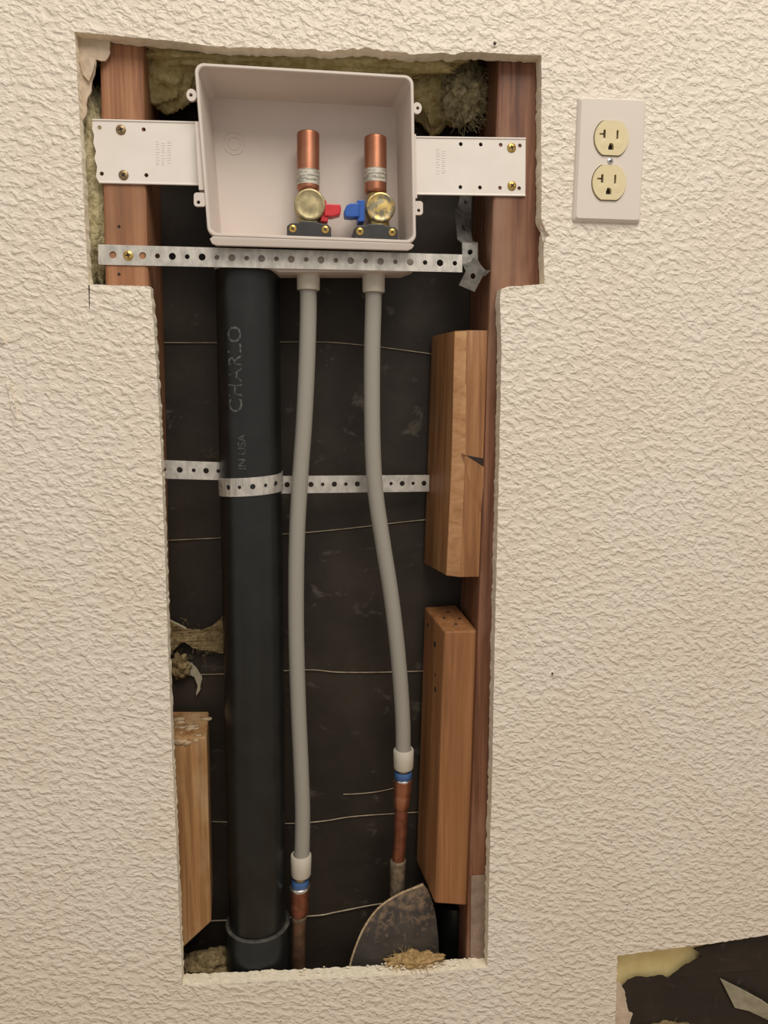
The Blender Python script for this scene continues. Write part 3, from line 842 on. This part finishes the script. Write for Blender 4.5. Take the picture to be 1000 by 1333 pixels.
# ------------------------------------------------------------------ water lines
def pex_line(pts, ys_, r, top_c, bot_c, label):
    t = thing('water_tube', P(pts[-1][0], pts[-1][1], ys_[1]), label, 'water tube')
    n = len(pts)
    path = catmull([P(p[0], p[1], ys_[0] + (ys_[1]-ys_[0])*i/(n-1)) for i, p in enumerate(pts)], 8)
    tube('tube', path, r, M['pex'], t, 28)
    a = P(top_c[0], top_c[2], ys_[0]); b = P(top_c[0], top_c[1], ys_[0])
    L = (b-a).length
    lathe('top_collar', a, b-a, [(0, r*1.02), (0, r*1.28), (0.001, r*1.34), (L, r*1.36)], M['collar'], t, 32)
    a = P(bot_c[0], bot_c[2], ys_[1]); b = P(bot_c[0]+bot_c[3], bot_c[1], ys_[1]); L = (b-a).length
    lathe('crimp_ring', a, b-a, [(0, r*0.95), (0, r*1.22), (0.0015, r*1.30), (L*0.6, r*1.36), (L-0.001, r*1.36), (L, r*1.28), (L, r*1.03), (L-0.004, r*1.0)], M['collar'], t, 32)
    return t
mp = lambda y: (P(410, 700, y)-P(400, 700, y)).length/10
pex_line([(401, 366), (401.5, 400), (400, 460), (396.5, 540), (391, 620), (387, 690), (385.5, 760), (386, 840), (388.5, 920), (392, 1000), (394, 1060), (393, 1118)], (0.046, 0.052), 0.0093,
         (401.5, 354, 378), (392, 1112, 1139, 0.0), 'translucent white water tube on the left, beside the black pipe')
pex_line([(486.5, 366), (486, 400), (484.5, 460), (484.5, 540), (486, 600), (490, 650), (499, 710), (508.5, 770), (516, 830), (521.5, 890), (524.5, 940), (525, 980)], (0.046, 0.060), 0.0093,
         (486.5, 356, 381), (525.5, 975, 1000, 0.0), 'translucent white water tube bending to the right below the valves')

# copper stub outs
def stub(profile, y, label, bottom):
    """profile: list of (name, material, [(px x centre, py, radius px)...])"""
    t = thing('copper_stub', P(bottom[0], bottom[1], y), label, 'copper pipe')
    for name, mat, pr in profile:
        k = (P(410, pr[0][1], y)-P(400, pr[0][1], y)).length/10
        path = [P(a, b, y) for a, b, r in pr]
        V, Fc = [], []
        n = 28
        for p, (a, b, r) in zip(path, pr):
            for i in range(n):
                th = 2*math.pi*i/n; V.append(p + Vector((math.cos(th)*r*k, math.sin(th)*r*k, 0)))
        m = len(path)
        for i in range(m-1):
            for j in range(n):
                j2 = (j+1) % n; Fc.append((i*n+j, i*n+j2, (i+1)*n+j2, (i+1)*n+j))
        Fc += [tuple(range(n)), tuple(range((m-1)*n, m*n))]
        mk(name, V, Fc, mat, t, smooth=True, sharp=50)
    return t
stub([('insert', M['brass'], [(391.5, 1135, 7.5), (391, 1148, 7.5)]),
      ('blue_band', M['blue_ring'], [(391, 1145, 10.5), (391, 1146, 11), (390.5, 1152, 11), (390.5, 1153, 10)]),
      ('steel_ring', M['steel'], [(390.5, 1152, 12.5), (390.5, 1153, 13.6), (390.5, 1156, 13.6), (390.5, 1157, 12.5)]),
      ('adapter', M['copper_old'], [(390.5, 1156, 12.8), (390.5, 1168, 12.5), (390, 1172, 11.0), (390, 1174, 12.0), (390, 1188, 11.2), (389.5, 1190, 10.5)]),
      ('solder_joint', M['solder'], [(389.5, 1188, 9.4), (389.5, 1192, 10.5), (389.5, 1196, 9.4)]),
      ('pipe', M['copper_dirty'], [(389.5, 1186, 8.6), (389, 1230, 8.6), (388, 1330, 8.4)])],
     0.052, 'short dirty copper pipe under the left water tube', (388, 1330))
stub([('insert', M['brass'], [(525.5, 998, 7.5), (525, 1008, 7.5)]),
      ('blue_band', M['blue_ring'], [(525, 1004, 11), (525, 1005, 11.6), (525, 1012, 11.6), (525, 1013, 10.5)]),
      ('steel_ring', M['steel'], [(525, 1013, 10.5), (525, 1014, 11.4), (525, 1016, 11.4), (525, 1017, 11)]),
      ('adapter', M['copper'], [(524.5, 1015, 12.2), (524, 1027, 12.0), (523.5, 1032, 11.3), (523, 1034, 10.6), (523, 1036, 11.2), (522.5, 1049, 10.4), (522.5, 1051, 9.4)]),
      ('pipe', M['copper_old'], [(522.5, 1048, 8.8), (521, 1090, 8.6), (518.5, 1122, 8.4)]),
      ('coupling', M['solder'], [(518.5, 1119, 9.2), (518.5, 1120, 10.6), (518, 1124, 10.6), (517.5, 1140, 9.8), (517, 1160, 9.4), (516, 1164, 8.6)]),
      ('lower_pipe', M['copper_dirty'], [(516, 1160, 7.6), (514, 1240, 7.4), (513, 1330, 7.4)])],
     0.060, 'bright copper pipe with blue band under the right water tube', (513, 1330))

# ------------------------------------------------------------------ black fitting and pipe stub at the bottom right
outl = [(448, 1300), (455, 1260), (463, 1233), (475, 1206), (493, 1182), (518, 1165), (551, 1151.5), (558, 1160), (564, 1176), (568, 1196), (571, 1225), (573, 1300)]
N = len(outl); cpx = (522, 1240)
V, Fc = [], []
rings = 7
for layer in (0, 1):
    for i in range(rings):
        s = 1 - i/rings
        for (a, b) in outl:
            px, py = cpx[0] + (a-cpx[0])*s, cpx[1] + (b-cpx[1])*s
            base_y = 0.046 - (py-1150)/150*0.020
            V.append(P(px, py, base_y) + Vector((0, -0.010*(1-s*s) + 0.004*layer, 0)))
    V.append(P(cpx[0], cpx[1], 0.046-(cpx[1]-1150)/150*0.020) + Vector((0, -0.010 + 0.004*layer, 0)))
tot = rings*N + 1
for layer in (0, 1):
    o_ = layer*tot
    for i in range(rings-1):
        for k in range(N):
            j = (k+1) % N; Fc.append((o_+i*N+k, o_+i*N+j, o_+(i+1)*N+j, o_+(i+1)*N+k))
    for k in range(N): Fc.append((o_+(rings-1)*N+k, o_+(rings-1)*N+(k+1) % N, o_+tot-1))
for k in range(N): Fc.append((k, (k+1) % N, tot+(k+1) % N, tot+k))
o = mk('cut_pipe_piece', V, Fc, M['dirty_black'], None, smooth=True)
tube('worn_edge', catmull([P(a, b, 0.0465 - (b-1150)/150*0.020) for a, b in outl[0:7]], 5), 0.0013, M['dust'], o, 8)
tag(o, 'dirt-covered curved black piece of cut pipe at the bottom right of the opening', 'pipe piece')
p0 = P(592, 1330, 0.078); p1 = P(591, 1172, 0.078)
lathe('pipe_stub', p0, p1-p0, [(0, 0.0205), ((p1-p0).length, 0.0205)], M['abs'], tag(thing('drain_stub', p0, 'black pipe stub hidden below the long brown wood block', 'pipe'), 'black pipe stub hidden below the long brown wood block', 'pipe'), 40)

# ------------------------------------------------------------------ insulation
def insulation(name, px, py, y, rx, ry, rz, mat, label, seed, amp=0.3, freq=2.2, nf=120, power=1.0, fl=0.012, group=None):
    c = P(px, py, y)
    t = thing(name, c + Vector((0, 0, -rz)), label, 'insulation', group)
    blob('batt', c, (rx, ry, rz), mat, t, seed, amp, freq, 5, 0.10, power)
    if nf: fibres('fibres', c, (rx*0.95, ry*0.95, rz*0.95), nf, fl, mat, t, 0.0002, seed)
    return t
tb = insulation('insulation_batt', 385, 66, 0.0945, 0.205, 0.0165, 0.062, M['insul'], 'olive yellow fibreglass insulation behind the top of the outlet box', 3, 0.22, 3.0, 120, 0.75)
blob('front_roll', P(385, 66, 0.050), (0.172, 0.022, 0.024), M['insul'], tb, 9, 0.2, 3.0, 5, 0.10, 0.8)
blob('loose_tuft', P(216, 90, 0.066), (0.036, 0.018, 0.038), M['insul'], tb, 4, 0.3, 2.2, 5, 0.08)
blob('loose_tuft', P(572, 108, 0.090), (0.044, 0.019, 0.046), M['insul'], tb, 6, 0.35, 2.4, 5, 0.10)
blob('loose_tuft', P(606, 126, 0.070), (0.024, 0.018, 0.026), M['insul_pale'], tb, 5, 0.5, 2.6, 5, 0.16)
fibres('loose_fibres', P(604, 128, 0.070), (0.026, 0.019, 0.030), 260, 0.014, M['insul_pale'], tb, 0.0002, 5)
insulation('insulation_strip', 122, 255, 0.050, 0.026, 0.028, 0.105, M['insul_pale'], 'pale insulation strip left of the left stud beside the torn bracket edge', 8, 0.18, 2.6, 120, 0.8)
e = ragged([(214, 806), (228, 812), (244, 820), (262, 822), (278, 814), (290, 803), (300, 797), (300, 846), (290, 850), (276, 848), (262, 846), (250, 843), (240, 836), (232, 839), (226, 846), (214, 842)], 0.104, 0.003, 0.0010)
tt = thing('torn_insulation_patch', P(255, 850, 0.108), 'tan insulation showing at a torn patch left of the black pipe', 'insulation')
extrude_poly('exposed_batt', e, [], 0.1035, 0.1100, [M['insul_dim']]*2, tt, front_fn=lambda x, z: 0.003*noise.noise(Vector((x*60, z*60, 0))))
blob('hanging_tuft', P(234, 868, 0.104), (0.012, 0.006, 0.014), M['insul_dim'], tt, 12, 0.6, 2.4, 4, 0.2)
fibres('fibres', P(245, 835, 0.106), (0.032, 0.004, 0.020), 60, 0.018, M['insul_dim'], tt, 0.0002, 9)
tube('paper_straw', [P(214, 804, 0.094), P(242, 818, 0.097)], 0.0012, M['torn_dim'], tt, 6)
insulation('insulation_scrap', 540, 1250, 0.0165, 0.030, 0.009, 0.010, M['insul_tan'], 'tan insulation scrap lying in front of the black pipe piece', 14, 0.5, 2.6, 160, 1.0, 0.012)
insulation('insulation_scrap', 272, 1256, 0.064, 0.034, 0.018, 0.018, M['insul_dim'], 'dull insulation scrap at the bottom left corner left of the pipe hub', 17, 0.35, 2.2, 60)

# torn facing at the top left corner of the opening
yq = 0.012
e = ragged([(96, 38), (146, 45), (143, 58), (142, 72), (137, 79), (125, 77), (124, 88), (120, 104), (119, 118), (113, 132), (112, 150), (107, 158), (104, 130), (100, 80)], yq, 0.003, 0.0008)
tp = extrude_poly('torn_board_paper', e, [], yq, yq+0.0025, [M['torn']]*2, bevel=0)
tag(tp, 'torn wallboard paper hanging in the top left corner of the opening', 'torn paper')
fk = [P(103, 80, yq-0.001), P(116, 74, yq-0.006), P(124, 76, yq-0.005), P(121, 92, yq-0.005), P(116, 106, yq-0.004), P(108, 97, yq-0.003)]
hexa('curled_flap', fk, [p + Vector((0, 0.0012, 0)) for p in fk], M['torn'], tp, bevel=0)
# dangling strip of torn paper on the back, below the scrap
e = ragged([(224, 868), (236, 862), (249, 866), (256, 874), (262, 884), (260, 900), (254, 911), (256, 895), (252, 884), (243, 880), (232, 884)], 0.1, 0.003, 0.0006)
o = extrude_poly('torn_paper_strip', e, [], 0.108, 0.1095, [M['torn_dim']]*2)
tag(o, 'thin curled paper shred hanging below the tan insulation scrap', 'torn paper')

# ------------------------------------------------------------------ duplex outlet
YO = -0.0062
ot = thing('wall_outlet', P(788, 292, 0), 'cream duplex wall outlet with white cover plate on the textured wall', 'outlet')
PC = px_loop([(751.5, 126.5), (840.8, 129.8), (832.5, 292), (744, 289)], 0.0)
def scale_loop(l, k, dz=0):
    cx = sum(p[0] for p in l)/len(l); czz = sum(p[1] for p in l)/len(l)
    return [(cx + (p[0]-cx)*k, czz + (p[1]-czz)*k) for p in l]
l0 = round_quad(PC, 0.0025, 5); l1 = round_quad(inset(PC, 0.0010), 0.0025, 5); l2 = round_quad(inset(PC, 0.0032), 0.0028, 5); l3 = round_quad(inset(PC, 0.0042), 0.0028, 5)
# receptacle outlines: circle with flat top and bottom
def recept(cx, cy, rx, ry, y):
    c = P(cx, cy, y); k = (P(cx+10, cy, y)-P(cx, cy, y)).length/10
    R = rx*k; hh = ry*k; pts = []
    for i in range(40):
        a = 2*math.pi*i/40
        pts.append((c.x + R*math.cos(a), c.z + max(-hh, min(hh, R*1.06*math.sin(a)))))
    return c, k, pts
rec = [recept(796, 180.0, 22.0, 20.2, YO), recept(793.0, 238.0, 21.8, 20.4, YO)]
sk = math.tan(0.0)
n = len(l0)
V = [Vector((p[0], 0.0, p[1])) for p in l0] + [Vector((p[0], -0.0028, p[1])) for p in l1] + [Vector((p[0], -0.0055, p[1])) for p in l2]
Fc = []
for i in range(2):
    for k in range(n):
        j = (k+1) % n; Fc.append((i*n+k, i*n+j, (i+1)*n+j, (i+1)*n+k))
holes = [scale_loop(r[2], 1.045) for r in rec]
loops = [l2] + holes
flat = [p for l in loops for p in l]
tr = tessellate_polygon([[Vector((p[0], p[1], 0)) for p in l] for l in loops])
b0 = len(V); V += [Vector((p[0], -0.0055, p[1])) for p in flat]
Fc += [tuple(b0+i for i in t_) for t_ in tr]
b1 = b0 + len(l2)
off = b1
for h in holes:
    m = len(h); bb = len(V); V += [Vector((p[0], -0.001, p[1])) for p in h]
    for k in range(m):
        j = (k+1) % m; Fc.append((off+k, off+j, bb+j, bb+k))
    off += m
cv = mk('cover_plate', V, Fc, M['outlet_plate'], ot)
bmx = bmesh.new(); bmx.from_mesh(cv.data); bmesh.ops.remove_doubles(bmx, verts=bmx.verts, dist=1e-6); bmesh.ops.recalc_face_normals(bmx, faces=bmx.faces)
for f in bmx.faces: f.smooth = False
bmx.to_mesh(cv.data); bmx.free()
for c, k, pts in rec:
    tilt = -0.045
    def lp(u, v):   # receptacle-local pixels, v down
        return (c.x + u*k, c.z - v*k)
    slots = []
    def rct(u0, u1, v0, v1): return [lp(u0, v0), lp(u1, v0), lp(u1, v1), lp(u0, v1)]
    # left slot is a T lying on its side, right slot plain, ground hole arched
    tslot = [lp(-11, -9.5), lp(-8, -9.5), lp(-8, 2), lp(-11, 2), lp(-11, -3.2), lp(-16, -3.2), lp(-16, -5.2), lp(-11, -5.2)]
    rslot = rct(6.0, 8.6, -9.5, 1.2)
    g = [lp(-4.2, 14.0), lp(-4.2, 9.5)] + [lp(-0.6 + 3.6*math.cos(a), 9.5 - 3.6*math.sin(a)) for a in [math.pi - math.pi*i/8 for i in range(1, 8)]] + [lp(3.0, 9.5), lp(3.0, 14.0)]
    rcp = extrude_poly('receptacle', pts, [tslot, rslot, g], YO - 0.0012, -0.0008, [M['ivory']]*2, ot)
    extrude_poly('slot_backing', scale_loop(pts, 0.9), [], -0.0030, -0.0012, [M['slot']]*2, rcp)
    for u in (-9.5, 9.5):
        q = lp(u, 7.0)
        lathe('lobe', (q[0], YO-0.0011, q[1]), (0, -1, 0), [(0, 0.0056), (0.00012, 0.0048), (0.0003, 0.0030), (0.0004, 0.00001)], M['ivory'], rcp, 20, 80)
sc_ = P(794.5, 210, -0.0055)
screw('screw', sc_, 0.0034, M['steel'], ot, M['slot'], 0.0014, 0.0)

# ------------------------------------------------------------------ second torn hole at the bottom right
bp_e = ragged([(800, 1290), (808, 1281), (815, 1272), (826, 1268), (845, 1267), (858, 1265), (867, 1268), (876, 1262), (884, 1256), (897, 1248), (905, 1243), (911, 1240), (906, 1234), (900, 1231), (925, 1226), (1000, 1210), (1150, 1180), (1150, 1440), (790, 1440)], 0.03, 0.0035, 0.0012)
o = extrude_poly('building_paper', bp_e, [], 0.0235, 0.0255, [M['tarpaper']]*2, front_fn=lambda x, z: 0.0018*noise.noise(Vector((x*30, z*30, 0))))
tag(o, 'torn black building paper inside the lower right hole', 'building paper')
e = px_loop([(780, 1230), (1000, 1190), (1000, 1300), (780, 1330)], 0.032)
o = extrude_poly('kraft_facing', e, [], 0.0315, 0.034, [M['kraft']]*2, front_fn=lambda x, z: 0.002*noise.noise(Vector((x*14, z*14, 3))))
tag(o, 'yellowish insulation facing at the top of the lower right hole', 'insulation')
e = ragged([(808, 1281), (814, 1292), (816, 1306), (819, 1318), (824, 1320), (820, 1333), (816, 1350), (820, 1400), (780, 1400), (790, 1280)], TH+0.002, 0.003, 0.0006)
o = extrude_poly('torn_board_edge', e, [], TH+0.002, TH+0.006, [M['torn']]*2)
tag(o, 'pinkish torn board edge along the left of the lower right hole', 'torn paper')
fk = [P(938, 1274, 0.020), P(966, 1288, 0.012), P(992, 1302, 0.010), P(1020, 1322, 0.008), P(1030, 1342, 0.016), P(1000, 1326, 0.020), P(975, 1316, 0.019), P(957, 1312, 0.020)]
o = hexa('torn_flap', fk, [p + Vector((0, 0.0014, 0)) for p in fk], M['torn_dim'], None, bevel=0)
tag(o, 'pale torn paper flap curling out of the lower right hole', 'torn paper')
bl = insulation('insulation_scrap', 860, 1346, 0.024, 0.046, 0.010, 0.020, M['insul_dim'], 'olive insulation scrap at the bottom edge of the lower right hole', 21, 0.35, 2.2, 60)
